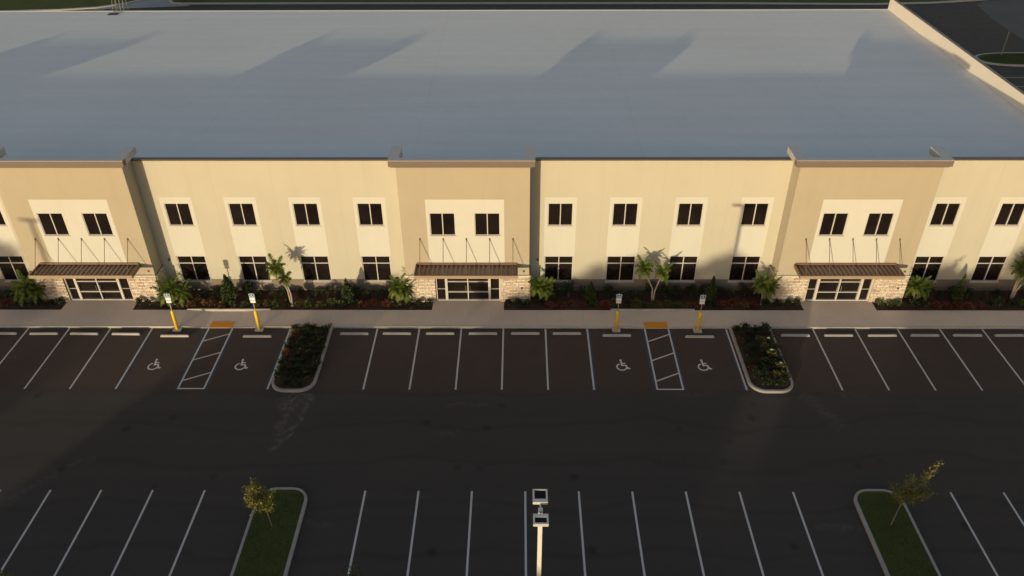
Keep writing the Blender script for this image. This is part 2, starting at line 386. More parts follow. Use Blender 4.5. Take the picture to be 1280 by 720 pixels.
side = st('sidewalk', sw, M['concrete'])
cb.build('kerb', M['curb'], side)
for c in (-19.5, 8.98):
    b = MB(); b.box(c-2.8, c+2.8, Yb+.001, Yb+.13, 0, .19); b.build('back_kerb', M['curb'], side, bevel=.015)
    t = MB(); t.quad((c-.76,Yc+.03,.030),(c+.76,Yc+.03,.030),(c+.76,Yc+.66,.030),(c-.76,Yc+.66,.030))
    for i in range(15):
        for j in range(6):
            x, y = c-.70+i*.1, Yc+.09+j*.1; t.box(x-.018, x+.018, y-.018, y+.018, .03, .037)
    t.build('tactile_pad', M['tactile'], side)
PC = [-28.41, -3.41, 21.5]                    # entrance centres
Yf, Yp = 45.905, 44.59                        # main facade and entrance tower planes
for c in PC + [PC[0]-25]:
    b = MB(); b.box(c-2.4, c+2.42, Yb+.002, Yp+.12, 0, .15); b.build('entrance_walk', M['concrete'], side)
beds = [(-75, PC[0]-25-2.42), (PC[0]-25+2.44, PC[0]-2.42), (PC[0]+2.44, PC[1]-2.42), (PC[1]+2.44, PC[2]-2.42), (PC[2]+2.44, 37.1)]
b = MB()
for x0, x1 in beds:
    n = int((x1-x0)/.45); ny = 6
    def zz(x, y): return .10+.035*math.sin(x*2.1+y*3)+.03*math.sin(x*5.3-y*4.1) + random.uniform(-.012,.012)
    grid = [[(x0+(x1-x0)*i/n, Yb+.003+(Yf-Yb)*j/ny, zz(i*.45, j*.4) if 0 < j < ny else .10) for j in range(ny+1)] for i in range(n+1)]
    for i in range(n):
        for j in range(ny): b.quad(grid[i][j], grid[i+1][j], grid[i+1][j+1], grid[i][j+1])
st('planting_bed', b, M['mulch'])

def capsule(x0, x1, y0, y1, r, top=False, seg=10):
    """Outline of an island: square at one end, rounded at the other (top: rounded towards the building)."""
    p = []
    if not top:
        p += [(x0, y1)]
        p += [(x0+r-r*math.cos(t), y0+r-r*math.sin(t)) for t in [math.pi/2*i/seg for i in range(seg+1)]]
        p += [(x1-r+r*math.sin(t), y0+r-r*math.cos(t)) for t in [math.pi/2*i/seg for i in range(seg+1)]]
        p += [(x1, y1)]
    else:
        p += [(x1, y0)]
        p += [(x1-r+r*math.cos(t), y1-r+r*math.sin(t)) for t in [math.pi/2*i/seg for i in range(seg+1)]]
        p += [(x0+r-r*math.sin(t), y1-r+r*math.cos(t)) for t in [math.pi/2*i/seg for i in range(seg+1)]]
        p += [(x0, y0)]
    return p
def ring(outer, inner, z0, z1, m, name, parent=None, closed=False):
    b = MB(); n = len(outer); rng = range(n if closed else n-1)
    for i in rng:
        j = (i+1) % n
        o1, o2, i1, i2 = outer[i], outer[j], inner[i], inner[j]
        e = .035
        def lerp(a, c): return (a[0]+(c[0]-a[0])*e/.16, a[1]+(c[1]-a[1])*e/.16)
        q1, q2 = lerp(o1, i1), lerp(o2, i2)
        b.quad((*o1,z0),(*o2,z0),(*o2,z1-.03),(*o1,z1-.03)); b.quad((*o1,z1-.03),(*o2,z1-.03),(*q2,z1),(*q1,z1))
        b.quad((*q1,z1),(*q2,z1),(*i2,z1),(*i1,z1)); b.quad((*i1,z1),(*i2,z1),(*i2,z0),(*i1,z0))
    o = b.build(name, m, parent)
    return o
ISL = [(-14.80, -12.12), (13.68, 16.38)]
for x0, x1 in ISL:
    o = capsule(x0, x1, 35.5, 41.69, .95); i = capsule(x0+.16, x1-.16, 35.66, 41.69, .80)
    fl = MB(); fl.quad(*[(x, y, .13) for x, y in i]); isl = st('planting_island', fl, M['mulch'])
    ring(o, i, 0, .16, M['island_curb'], 'kerb', isl)
LISL = [(-13.32, -10.70), (16.93, 19.45)]
for x0, x1 in LISL:
    o = capsule(x0, x1, 16.2, 28.15, .9, True); i = capsule(x0+.15, x1-.15, 16.2, 28.0, .75, True)
    fl = MB(); fl.quad(*[(x, y, .13) for x, y in i]); isl = st('grass_island', fl, M['grass'])
    ring(o, i, 0, .16, M['island_curb'], 'kerb', isl)
def tufts(name, inside, n, z, hmin=.05, hmax=.13):
    b = MB()
    for _ in range(n):
        p = inside()
        a = random.uniform(0, 2*math.pi); h = random.uniform(hmin, hmax); w = .012; lx, ly = random.uniform(-.05,.05), random.uniform(-.05,.05)
        b.quad((p[0]-w*math.cos(a), p[1]-w*math.sin(a), z), (p[0]+w*math.cos(a), p[1]+w*math.sin(a), z), (p[0]+lx, p[1]+ly, z+h))
    return b
GR = leafmat('grass_blade', [(.05, .07, .018), (.08, .10, .028), (.12, .125, .045), (.04, .05, .015)], .9, .2)
for k, (x0, x1) in enumerate(LISL):
    b = tufts('g', lambda: (random.uniform(x0+.2, x1-.2), random.uniform(17, 27.85 if 1 else 0)), 14000, .13, .03, .08)
    o = b.build('grass', GR); tag(o, 'short dark green grass filling the %s kerbed island near the lamp post' % ('left','right')[k], 'grass', None, 'stuff')

# behind the building: service road kerb, lawns, driveway, and the road on the right
lawn = MB(); kb = MB()
left_edge = [(-120,111.0),(-90,112.2),(-72,113.6),(-64,114.4),(-59.5,115.4),(-56.2,117.3),(-54.5,119.5),(-54,124)]
n = len(left_edge)
for a, c in zip(left_edge, left_edge[1:]):
    lawn.quad((a[0],a[1],.12),(c[0],c[1],.12),(c[0]-.01 if c[1] > 116 else c[0],170,.12),(a[0],170,.12))
right_edge = [(-50.2,124),(-50.2,119.0),(-49.3,117.6),(-47.8,117.3),(-28,117.25),(0,117.1),(28,116.9),(50,116.3),(58,116.9),(64,118.0),(70,119.4),(80,123)]
for a, c in zip(right_edge[1:], right_edge[2:]):
    lawn.quad((a[0],a[1],.12),(c[0],c[1],.12),(c[0],170,.12),(a[0],170,.12))
lawn_o = st('lawn', lawn, M['grass'])
def path_ring(pts, w, z1, name, m, parent):
    out = []
    for i, p in enumerate(pts):
        a = Vector(pts[max(i-1,0)]); c = Vector(pts[min(i+1,len(pts)-1)]); d = (c-a).normalized(); out.append((p[0]+d.y*w, p[1]-d.x*w))
    return ring(out, pts, 0, z1, m, name, parent)
path_ring(left_edge, .45, .15, 'kerb', M['curb'], lawn_o); path_ring(right_edge, .45, .15, 'kerb', M['curb'], lawn_o)
b = MB(); b.quad((-60.5,114.2,.004),(-46.5,116.2,.004),(-50.1,119.2,.004),(-50.1,170,.004),(-54.1,170,.004),(-54.1,119.4,.004),(-57,116.4,.004)); st('driveway', b, M['drive'])
b = MB(); b.quad((63,-100,.004),(110,-100,.004),(110,118,.004),(70.5,118.6,.004),(66,117.6,.004),(64.2,116,.004),(63.2,110,.004),(62.8,104,.004)); st('road', b, M['oldroad'])
def ell(cx, cy, a, bb, n=36): return [(cx+a*math.copysign(abs(math.cos(t))**.75, math.cos(t)), cy+bb*math.copysign(abs(math.sin(t))**.75, math.sin(t))) for t in [2*math.pi*i/n for i in range(n)]]
oo = ell(59.4, 93.1, 5.9, 2.3); ii = ell(59.4, 93.1, 5.6, 2.05)
b = MB(); b.quad(*[(x, y, .13) for x, y in ii]); isl = st('grass_island', b, M['grass']); ring(oo, ii, 0, .16, M['curb'], 'kerb', isl, True)
b = tufts('g', lambda: (lambda t, r: (59.4+5.4*r*math.cos(t), 93.1+1.9*r*math.sin(t)))(random.uniform(0, 6.28), math.sqrt(random.random())), 9000, .13, .05, .13)
tag(b.build('grass', GR), 'green grass on the oval kerbed island beyond the end wall', 'grass', None, 'stuff')

# ------------------------------------------------------------------ the building
BLD = thing('office_building', 'long two storey tan and khaki building with a white flat roof and three awning entrances', 'building', (0, 0, 0))
def facade(Y, xs, zs, classify, mats, thick=.16):
    """Cell grid of one wall plane: every cell goes to the part classify() names, openings get reveals."""
    xs = sorted(set(round(x, 4) for x in xs)); zs = sorted(set(round(z, 4) for z in zs)); out = {}
    cells = {}
    for i in range(len(xs)-1):
        for j in range(len(zs)-1):
            cells[i, j] = classify((xs[i]+xs[i+1])/2, (zs[j]+zs[j+1])/2)
    for (i, j), k in cells.items():
        if k is None: continue
        b = out.setdefault(k, MB()); x0, x1, z0, z1 = xs[i], xs[i+1], zs[j], zs[j+1]
        b.quad((x0,Y,z0),(x1,Y,z0),(x1,Y,z1),(x0,Y,z1))
        for di, dj, e in ((1,0,((x1,z0),(x1,z1))),(-1,0,((x0,z1),(x0,z0))),(0,1,((x1,z1),(x0,z1))),(0,-1,((x0,z0),(x1,z0)))):
            nb = (i+di, j+dj)
            if nb in cells and cells[nb] is None:
                (a, c), (d, f) = e; b.quad((a,Y,c),(a,Y+thick,c),(d,Y+thick,f),(d,Y,f))
    for k, b in out.items(): b.build(k[0], mats[k[0]], BLD)
MM = dict(wall=M['wall'], accent_panel=M['accent'], base_band=M['band'], entrance_tower=M['portal'])
hw, hl = .813, .966
zu0, zu1, zl0, zl1 = 5.285, 6.965, .855, 2.91
def window(cx, Y, h, z0, z1, transom=None, tag_=None):
    gl = MB(); gl.quad((cx-h,Y+.10,z0),(cx+h,Y+.10,z0),(cx+h,Y+.10,z1),(cx-h,Y+.10,z1))
    w = gl.build('window', M['glass'], BLD)
    f = MB(); t = .05; y0, y1 = Y+.03, Y+.13
    f.box(cx-h, cx-h+t, y0, y1, z0, z1); f.box(cx+h-t, cx+h, y0, y1, z0, z1)
    f.box(cx-h+t, cx+h-t, y0, y1, z1-t, z1); f.box(cx-h+t, cx+h-t, y0, y1, z0, z0+t)
    if transom: f.box(cx-h+t, cx+h-t, y0+.005, y1, transom-.03, transom+.03)
    f.box(cx-.03, cx+.03, y0+.01, y1, z0+t, (transom-.03) if transom else z1-t)
    if transom: f.box(cx-.03, cx+.03, y0+.01, y1, transom+.03, z1-t)
    f.build('window_frame', M['frame'], w)
    s = MB(); s.box(cx-h-.03, cx+h+.03, Y-.035, Y+.03, z0-.06, z0); s.build('sill', M['frame'], w)
TW = {0: 4.15, 1: 4.15, 2: 4.32}
towers = [(PC[0]-25, 4.15)]+[(PC[k], TW[k]) for k in range(3)]
tedge = []
for c, h in towers: tedge.append((c-h+.0, c+h-.02))
tedge[3] = (17.15, 25.88); tedge[2] = (-7.53, .70); tedge[1] = (-32.5, -24.31); tedge[0] = (-57.5, -49.3)
FX = -75.
segs = [(FX, tedge[0][0]), (tedge[0][1], tedge[1][0]), (tedge[1][1], tedge[2][0]), (tedge[2][1], tedge[3][0]), (tedge[3][1], 36.9+.25)]
zt = 10.0
wx = {1: [-47.264+4.198*j for j in range(4)], 2: [-22.22+4.18*j for j in range(4)], 3: [2.72+4.215*j for j in range(4)], 4: [27.70+4.20*j for j in range(3)]}
wx[4] = [27.70, 31.93]
for s, (xa, xb) in enumerate(segs):
    cs = wx.get(s, [])
    xs = [xa, xb]; zs = [0, 1.04, zl0, zl1, 7.4, zu0, zu1, zt]
    for c in cs: xs += [c-hw, c+hw, c-hl, c+hl, c-1.04, c+1.04]
    def cl(x, z):
        for k, c in enumerate(cs):
            if abs(x-c) < hl and zl0 < z < zl1: return None
            if abs(x-c) < hw and zu0 < z < zu1: return None
            if abs(x-c) < 1.04 and zl1 < z < 7.4: return ('accent_panel', k)
        return ('base_band', s) if z < 1.04 else ('wall', s)
    facade(Yf, xs, zs, cl, MM)
    for c in cs:
        window(c, Yf, hw, zu0, zu1); window(c, Yf, hl, zl0, zl1, 2.32)
    j = MB()
    for k in range(len(cs)-1):
        x = (cs[k]+cs[k+1])/2
        if k % 2 == 1 or k == 0 and len(cs) > 3 and False: continue
        j.box(x-.012, x+.012, Yf-.004, Yf+.01, 1.05, zt-.05)
    for q1, q2 in zip(cs, cs[1:]):
        j = MB(); x = (q1+q2)/2+(.55 if q1 == cs[0] else .2); j.box(x-.009, x+.009, Yf-.003, Yf+.01, 1.05, zt-.05); j.build('panel_joint', M['joint'], BLD)
    # coping of this stretch
    b = MB(); b.box(xa+.02, xb-.02, Yf-.05, Yf+.30, zt, zt+.09); b.build('coping', M['coping'], BLD, bevel=.012)
    b = MB(); b.quad((xa,Yf+.25,8.6),(xa,Yf+.25,zt),(xb,Yf+.25,zt),(xb,Yf+.25,8.6)); b.build('parapet_lining', M['inner'], BLD)
# roof, side and back
ZR = 8.9; XE = 36.9; YB = 82.15
b = MB()
b.quad((FX,Yf+.25,ZR),(XE,Yf+.25,ZR),(XE,YB,ZR),(FX,YB,ZR)); b.build('roof', M['roof'], BLD)
b = MB(); b.box(FX, XE+.25, YB, YB+.2, 0, ZR+.02); b.build('wall', M['wall'], BLD)
b = MB(); b.box(FX, XE, YB-.03, YB+.24, ZR+.022, ZR+.034); b.build('roof_edge', M['roof'], BLD)
b = MB(); b.box(XE, XE+.25, Yf+.301, YB-.04, 0, 10.0); b.box(XE, XE+.25, YB-.04, YB+.25, ZR+.03, 10.0); b.build('end_wall', M['inner'], BLD)
b = MB(); b.box(XE+.04, XE+.27, Yf+.302, YB+.26, 10.0, 10.035); b.build('coping', M['coping'], BLD, bevel=.012)
for k, ((xa, xb), (c, h)) in enumerate(zip(tedge, towers)):
    c = (xa+xb)/2 if k != 2 else PC[1]
    if k: c = PC[k-1]
    TZ = 10.34; pb = 2.86/2
    xs = [xa, xb, xa+.001]; zs = [0, .15, 2.27, 3.05, 7.95, 5.32, 6.985, TZ, 2.30]
    wl, wr = c-pb-.02, c+pb-.02
    px0, px1 = c-2.47, c+2.49
    sx0, sx1 = c-2.17, c+2.19
    xs += [wl-hw, wl+hw, wr-hw, wr+hw, px0, px1, sx0, sx1]
    def cl(x, z):
        if sx0 < x < sx1 and .15 < z < 2.27: return None
        for q in (wl, wr):
            if abs(x-q) < hw and 5.32 < z < 6.985: return None
        if px0 < x < px1 and 3.05 < z < 7.95: return ('accent_panel', 0)
        return ('entrance_tower', 0)
    facade(Yp, xs, zs, cl, MM, .2)
    s = MB()
    for x in (xa, xb):
        s.quad((x,Yp,0),(x,Yp,TZ),(x,Yf+1.0 if 0 else Yf+.26,TZ),(x,Yf+.26,0))
    s.quad((xa,Yp+.3,ZR-.3),(xb,Yp+.3,ZR-.3),(xb,Yp+.3,TZ),(xa,Yp+.3,TZ))
    s.quad((xa,Yp,TZ-.001),(xb,Yp,TZ-.001),(xb,Yp+.3,TZ-.001),(xa,Yp+.3,TZ-.001))
    for x, e in ((xa, .25), (xb, -.25)):
        s.quad((x,Yp+.3,TZ-.002),(x+e,Yp+.3,TZ-.002),(x+e,Yf+.3,TZ-.002),(x,Yf+.3,TZ-.002)); s.quad((x+e,Yp+.3,ZR-.3),(x+e,Yp+.3,TZ),(x+e,Yf+.3,TZ),(x+e,Yf+.3,ZR-.3)); 
    s.quad((xa,Yf+.26,ZR),(xa,Yf+.26,TZ),(xa+.25,Yf+.26,TZ),(xa+.25,Yf+.26,ZR)); s.quad((xb,Yf+.26,ZR),(xb,Yf+.26,TZ),(xb-.25,Yf+.26,TZ),(xb-.25,Yf+.26,ZR))
    s.build('tower_return', M['portal'], BLD)
    s = MB(); s.quad((xa+.01,Yp+.01,ZR-.002),(xb-.01,Yp+.01,ZR-.002),(xb-.01,Yf+.3,ZR-.002),(xa+.01,Yf+.3,ZR-.002)); s.build('tower_roof', M['roof'], BLD)
    # cornice with returns
    q = MB(); z0, z1 = 10.345, 10.74; F = Yp-.30; Bk = Yf+.42; o0, o1 = xa-.40, xb+.30
    q.box(o0, o1, F, F+.42, z0, z1)
    cor = q.build('cornice', M['cornice'], BLD, bevel=.012)
    for a_, c_ in ((o0, o0+.62), (o1-.60, o1)):
        q = MB(); q.box(a_, c_, F+.421, Bk, z0, z1); q.build('cornice_return', M['cornice_cap'], cor, bevel=.012)
    for a_, c_ in ((xa+.252, xa+.30), (xb-.30, xb-.252)):
        q = MB(); q.box(a_, c_, Yp+.302, Yf+.30, ZR-.1, TZ-.01); q.build('tower_lining', M['inner'], BLD)
    q = MB(); q.box(o0-.01, o1+.01, F-.01, F+.43, z1+.001, z1+.03); q.box(o0-.01, o0+.63, F+.43, Bk+.01, z1+.001, z1+.03); q.box(o1-.61, o1+.01, F+.43, Bk+.01, z1+.001, z1+.03); q.build('metal_cap', M['cornice_cap'], cor)
    q = MB(); q.box(o0+.12, o1-.12, F+.12, F+.30, z0-.10, z0-.001); q.build('bed_moulding', M['cornice'], cor)
    window(wl, Yp, hw, 5.32, 6.985); window(wr, Yp, hw, 5.32, 6.985)
    # ledge stone piers
    for x0, x1 in ((xa-.0, sx0-.02), (sx1+.02, xb)):
        v = MB(); v.box(x0-.03 if x0 == xa else x0, x1+.03 if x1 == xb else x1, Yp-.10, Yp-.002, 0, 2.22); v.build('stone_pier', M['stone'], BLD)
        v = MB(); v.box(x0-.05 if x0 == xa else x0, x1+.05 if x1 == xb else x1, Yp-.14, Yp-.002, 2.222, 2.29); v.build('pier_cap', M['accent'], BLD, bevel=.01)
    for x in (xa, xb):   # stone turns the corner
        v = MB(); e = -.10 if x == xa else .10; a, d = sorted((x+(-.002 if x == xa else .002), x+e)); v.box(a, d, Yp-.002, Yf-.01, 0, 2.22); v.build('stone_pier', M['stone'], BLD)
    # storefront
    gl = MB(); Yg = Yp+.14; gl.quad((sx0,Yg,.15),(sx1,Yg,.15),(sx1,Yg,2.27),(sx0,Yg,2.27)); sf = gl.build('storefront', M['glass'], BLD)
    f = MB(); y0, y1 = Yp+.02, Yp+.16
    f.box(sx0, sx0+.09, y0, y1, .151, 2.27); f.box(sx1-.09, sx1, y0, y1, .151, 2.27)
    f.box(sx0+.09, sx1-.09, y0, y1, 2.18, 2.27); f.box(sx0+.09, sx1-.09, y0, y1, .151, .23)
    a, d = c-1.42, c+1.42
    f.box(a-.11, a+.05, y0-.02, y1, .23, 2.18); f.box(d-.05, d+.11, y0-.02, y1, .23, 2.18)
    f.box(c-.035, c+.035, y0-.01, y1, .23, 2.18)
    for z in (.86, 1.70):
        f.box(a+.05, c-.035, y0+.005, y1, z-.028, z+.028); f.box(c+.035, d-.05, y0+.005, y1, z-.028, z+.028)
    f.box(sx0+.09, a-.11, y0+.05, y1, 1.07, 1.10); f.box(d+.11, sx1-.09, y0+.05, y1, 1.07, 1.10)
    f.build('storefront_frame', M['frame'], sf)
    for x in (c-.14, c+.14):
        hnd = MB(); hnd.tube([(x,Yp+.02,1.0),(x,Yp-.05,1.02),(x,Yp-.05,1.38),(x,Yp+.02,1.40)], .014, 6); hnd.build('door_handle', M['steel'], sf)
    # awning
    za = 3.06; D = 1.46; ax0, ax1 = c-3.38, c+3.36
    dk = MB(); nr = 22; pw = (ax1-ax0-.16)/nr
    prof = []
    for i in range(nr):
        x = ax0+.08+i*pw; prof += [(x, 0), (x+pw*.44, 0), (x+pw*.53, .065), (x+pw*.91, .065)]
    prof += [(ax1-.08, 0)]
    for (xa_, h0), (xb_, h1) in zip(prof, prof[1:]):
        dk.quad((xa_,Yp-D+.07,za+h0),(xb_,Yp-D+.07,za+h1),(xb_,Yp-.02,za+h0 if 0 else za+h1),(xa_,Yp-.02,za+h0))
        dk.quad((xa_,Yp-D+.07,za-.01),(xb_,Yp-D+.07,za-.01),(xb_,Yp-.02,za-.01),(xa_,Yp-.02,za-.01))
    aw = dk.build('awning', M['awning'], BLD)
    fr = MB(); fr.box(ax0, ax1, Yp-D, Yp-D+.07, za-.12, za+.10); fr.build('awning_fascia', M['fascia'], aw, bevel=.008)
    fr = MB(); fr.box(ax0, ax0+.08, Yp-D+.07, Yp-.003, za-.12, za+.12); fr.box(ax1-.08, ax1, Yp-D+.07, Yp-.003, za-.12, za+.12); fr.box(ax0+.08, ax1-.08, Yp-.10, Yp-.003, za+.07, za+.20); fr.build('awning_channel', M['awning'], aw, bevel=.006)
    for i in range(5):
        x = c-2.98+i*1.505
        r = MB(); r.tube([(x,Yp-.03,5.06),(x,Yp-D+.12,za+.10)], .021, 6); r.box(x-.045, x+.045, Yp-.03, Yp-.003, 4.98, 5.14); r.box(x-.02, x+.02, Yp-D+.06, Yp-D+.18, za+.05, za+.16); r.build('awning_rod', M['rod'], aw)
    # little fixtures beside the entrance
    q = MB(); q.box(xb-.42, xb-.30, Yp-.07, Yp-.003, 2.52, 2.64); q.build('alarm_horn', M['red_horn'] if k == 1 else M['dark_metal'], BLD, bevel=.01)
    q = MB(); q.box(xb+.52, xb+.64, Yf-.09, Yf-.004, 2.58, 2.74); q.build('wall_light', M['dark_metal'], BLD, bevel=.01)
    q = MB(); q.box(xb-.55, xb-.43, Yp-.16, Yp-.102, 1.22, 1.36); q.build('call_box', M['dark_metal'], BLD, bevel=.01)
# roof pad and small pipes on the roof
q = MB(); q.box(-40.9, -39.9, 80.9, 81.6, ZR+.004, ZR+.03); q.build('roof_walk_pad', M['pad'], BLD)

# roof access ladder with walk-through rails over the back edge
lad = thing('roof_ladder', 'pale metal roof ladder with tall looped handrails at the far left roof edge', 'ladder', (-40.05, YB, 0))
for dx in (-.52, -.2, .2, .52):
    r = MB(); r.tube([(dx,-.35,ZR+.05),(dx,-.32,ZR+.5),(dx,-.15,ZR+1.0),(dx,.15,ZR+1.5),(dx,.45,ZR+1.7),(dx,.62,ZR+1.5),(dx,.66,ZR+.8),(dx,.66,ZR-.6)], .028, 8); r.build('rail', M['ladder'], lad, smooth=True)
r = MB(); r.tube([(-.52,-.35,ZR+.1),(.52,-.35,ZR+.1)], .03, 8); r.build('cross_bar', M['ladder'], lad)
for i in range(24):
    q = MB(); z = .5+i*.33; q.tube([(-.2,.66,z),(.2,.66,z)], .018, 6); q.build('rung', M['steel'], lad)

# ------------------------------------------------------------------ wheel stops
def stop_mesh():
    b = MB(); L, w, wt, h = .93, .085, .05, .13
    n = len(b.v)
    for x, hh in ((-L, 0), (-L+.05, 1), (L-.05, 1), (L, 0)): pass
    b.v += [(-L,-w,0),(L,-w,0),(L,w,0),(-L,w,0),(-L+.05,-wt,h),(L-.05,-wt,h),(L-.05,wt,h),(-L+.05,wt,h)]
    for f in ((0,3,2,1),(4,5,6,7),(0,1,5,4),(1,2,6,5),(2,3,7,6),(3,0,4,7)): b.f.append(f)
    return b
stops = [(-36.24,41.05,'in the far left stall cut by the frame'),(-33.5,41.05,'far left, third stall left of the first entrance walk'),(-30.8,41.04,'in the stall left of the left entrance walk'),(-28.17,41.04,'in the stall straight before the left entrance doors'),(-25.44,41.02,'two stalls left of the leftmost yellow bollard'),
 (-22.2,40.82,'in front of the leftmost yellow bollard'),(-16.85,40.78,'between the second yellow bollard and the left shrub island'),
 (-10.63,41.06,'just right of the left shrub island'),(-7.87,41.09,'second stall right of the left shrub island'),(-5.07,41.1,'third stall right of the left shrub island'),(-2.3,41.1,'in front of the middle entrance walk'),(.44,41.11,'right of the middle entrance walk'),(3.12,41.11,'left of the third accessible stall'),
 (6.33,40.92,'in front of the third yellow bollard from the left'),(11.64,40.8,'in front of the rightmost yellow bollard'),
 (17.8,40.95,'just right of the right shrub island'),(20.57,40.95,'left part of the right entrance walk'),(23.37,40.95,'sunlit one by the right end of the right entrance walk'),(26.1,40.96,'third from the right edge of the picture'),(28.83,40.97,'second from the right edge of the picture'),(31.5,40.97,'at the right edge of the picture')]
first = None
for i, (x, y, d) in enumerate(stops):
    lab = 'grey concrete wheel stop '+d
    if first is None:
        first = stop_mesh().build('wheel_stop', M['stop'], bevel=.012); tag(first, lab, 'wheel stop', 'wheel stops along the front stalls'); first.location = (x, y, .001); continue
    o = first.copy(); COL.objects.link(o); o.location = (x, y, .001); o.rotation_euler.z = random.uniform(-.012,.012); o['label'] = lab

# ------------------------------------------------------------------ bollard signs
def bollard():
    t = thing('bollard_sign', '', 'sign', group='accessible parking signs on yellow bollards')
    b = MB(); b.tube([(0,0,0),(0,0,1.48),(0,0,1.54),(0,0,1.57)], [.105,.105,.085,.03], 20); b.build('bollard', M['yellow'], t, smooth=True)
    b = MB(); b.box(-.27,.27,-.22,.22,0,.10); b.build('footing', M['stop'], t, bevel=.02)
    b = MB(); b.box(-.025,.025,-.018,.018,1.56,2.93); b.build('sign_post', M['steel'], t)
    b = MB(); b.box(-.17,.17,-.030,-.021,2.40,2.90); pn = b.build('sign_panel', M['sign_white'], t, bevel=.004)
    b = MB(); b.box(-.145,.145,-.034,-.0305,2.60,2.88); b.build('blue_field', M['sign_blue'], pn)
    b = MB(); k = [0]
    def P(u, v):
        k[0] += 1; return (-.125+u*.25, -.0355-.00002*(k[0]//4), 2.61+v*.26)
    wheelchair(b, 1, P); b.build('wheelchair_emblem', M['sign_white'], pn)
    b = MB(); b.box(-.16,.16,-.030,-.021,2.20,2.37); b.build('lower_panel', M['sign_white'], t, bevel=.004)
    return t
bd = bollard()
for i, (x, y, lab) in enumerate([(-22.26,41.5,'blue and white accessible parking sign on a leaning yellow bollard, leftmost of four'),(-16.90,41.52,'accessible parking sign on a yellow bollard just left of the left shrub island'),(6.34,41.5,'accessible parking sign on a yellow bollard, third from left, left of the right orange pad'),(11.60,41.42,'accessible parking sign on a yellow bollard just left of the right shrub island')]):
    if i == 0: bd.location = (x, y, 0); bd['label'] = lab.replace('a leaning', 'a'); o = bd
    else: o = dup(bd, (x, y, 0), random.uniform(-.03,.03), 1, lab)

# ------------------------------------------------------------------ lamp posts
def lamp_post():
    t = thing('lamp_post', 'tall pale twin headed parking lot lamp post at the bottom centre', 'lamp post', group='parking lot lamp posts')
    b = MB(); b.tube([(0,0,0),(0,0,.75)], .30, 24); b.build('concrete_base', M['stop'], t)
    b = MB(); b.box(-.085,.085,-.085,.085,.75,8.50); b.build('pole', M['pole'], t, bevel=.012)
    b = MB(); b.box(-.03,.03,-.30,.32,8.41,8.48); b.build('arm', M['head'], t, bevel=.006)
    for s, y0, y1 in ((1, .27, .90), (-1, -.74, -.27)):
        h = MB(); h.box(-.28,.28,y0,y1,8.43,8.51); hd = h.build('lamp_head', M['head'], t, bevel=.02)
        # raised rim round a black finned heat sink
        h = MB()
        h.box(-.28,-.215,y0,y1,8.511,8.58); h.box(.215,.28,y0,y1,8.511,8.58); h.box(-.215,.215,y0,y0+(.16 if s > 0 else .07),8.511,8.58); h.box(-.215,.215,y1-(.04 if s > 0 else .14),y1,8.511,8.58)
        h.build('housing_rim', M['head'], hd)
        h = MB(); a, c = y0+(.16 if s > 0 else .07), y1-(.04 if s > 0 else .14)
        h.quad((-.215,a,8.516),(.215,a,8.516),(.215,c,8.516),(-.215,c,8.516))
        for i in range(9): x = -.195+i*.0487; h.box(x-.006,x+.006,a+.01,c-.01,8.516,8.55)
        h.build('heat_sink', M['black'], hd)
        h = MB(); h.box(-.2,.2,y0+.06,y1-.06,8.418,8.428); h.build('lamp_lens', M['lens'], hd)
    return t
lp = lamp_post(); lp.location = (.815, 19.80, 0)
dup(lp, (-51.2, 6.6, 0), 0, (1, 1, 1.055), 'pale twin headed lamp post outside the left edge, its shadow on the left tower')
b = None

# small sign by the far right island
t = thing('street_sign', 'thin grey sign post on the oval grass island beyond the end wall', 'sign', (57.1, 94.5, .13), R(-31))
b = MB(); b.tube([(0,0,0),(0,0,2.75)], .05, 8); b.build('sign_post', M['steel'], t)
b = MB(); n = 8; v = [(math.cos(R(22.5+45*i))*.38, math.sin(R(22.5+45*i))*.38) for i in range(n)]
b.v = [(-.06,a,2.35+c) for a, c in v]+[(-.075,a,2.35+c) for a, c in v]; b.f = [tuple(range(8)), tuple(range(15,7,-1))]+[(i,(i+1)%8,(i+1)%8+8,i+8) for i in range(8)]
b.build('sign_plate', M['steel'], t)

# ------------------------------------------------------------------ plants
def leafball(n, rx, ry, rz, cz, size, squash=1., rnd=random, conical=False, lumps=6):
    b = MB()
    L = [(rnd.uniform(-.55,.55)*rx, rnd.uniform(-.55,.55)*ry, rnd.uniform(-.4,.5)*rz) for _ in range(lumps)]
    for i in range(n):
        th = rnd.uniform(0, 2*math.pi); u = rnd.uniform(-1, 1); rr = rnd.random()**.4
        s = math.sqrt(1-u*u); x, y, z = rx*rr*s*math.cos(th), ry*rr*s*math.sin(th), rz*rr*u
        if lumps:
            l = L[i % lumps]; x, y, z = l[0]+x*.62, l[1]+y*.62, l[2]+z*.62
        if conical:
            k = (z+rz)/(2*rz); f = max(.12, 1.15*(1-k)**.8); x *= f; y *= f
        c = Vector((x, y, z+cz))
        if c.z < .02: c.z = rnd.uniform(.02, .12)
        d = Vector((x, y, z*.8+.25*rz)).normalized()+Vector((rnd.uniform(-.7,.7), rnd.uniform(-.7,.7), rnd.uniform(-.5,.8)))
        d.normalize(); a = d.cross(Vector((rnd.uniform(-1,1), rnd.uniform(-1,1), rnd.uniform(-1,1)))).normalized()
        w = size*rnd.uniform(.6, 1.25); h = w*.42
        p2 = c+d*w
        b.quad(c, c+d*w*.45+a*h, p2, c+d*w*.45-a*h)
    return b
def stems(mb, n, r, h):
    for _ in range(n):
        a = random.uniform(0, 6.28); q = random.uniform(.2, 1)*r
        mb.tube([(0,0,-.03),(q*.5*math.cos(a), q*.5*math.sin(a), h*.5),(q*math.cos(a), q*math.sin(a), h)], [.012,.009,.005], 4)
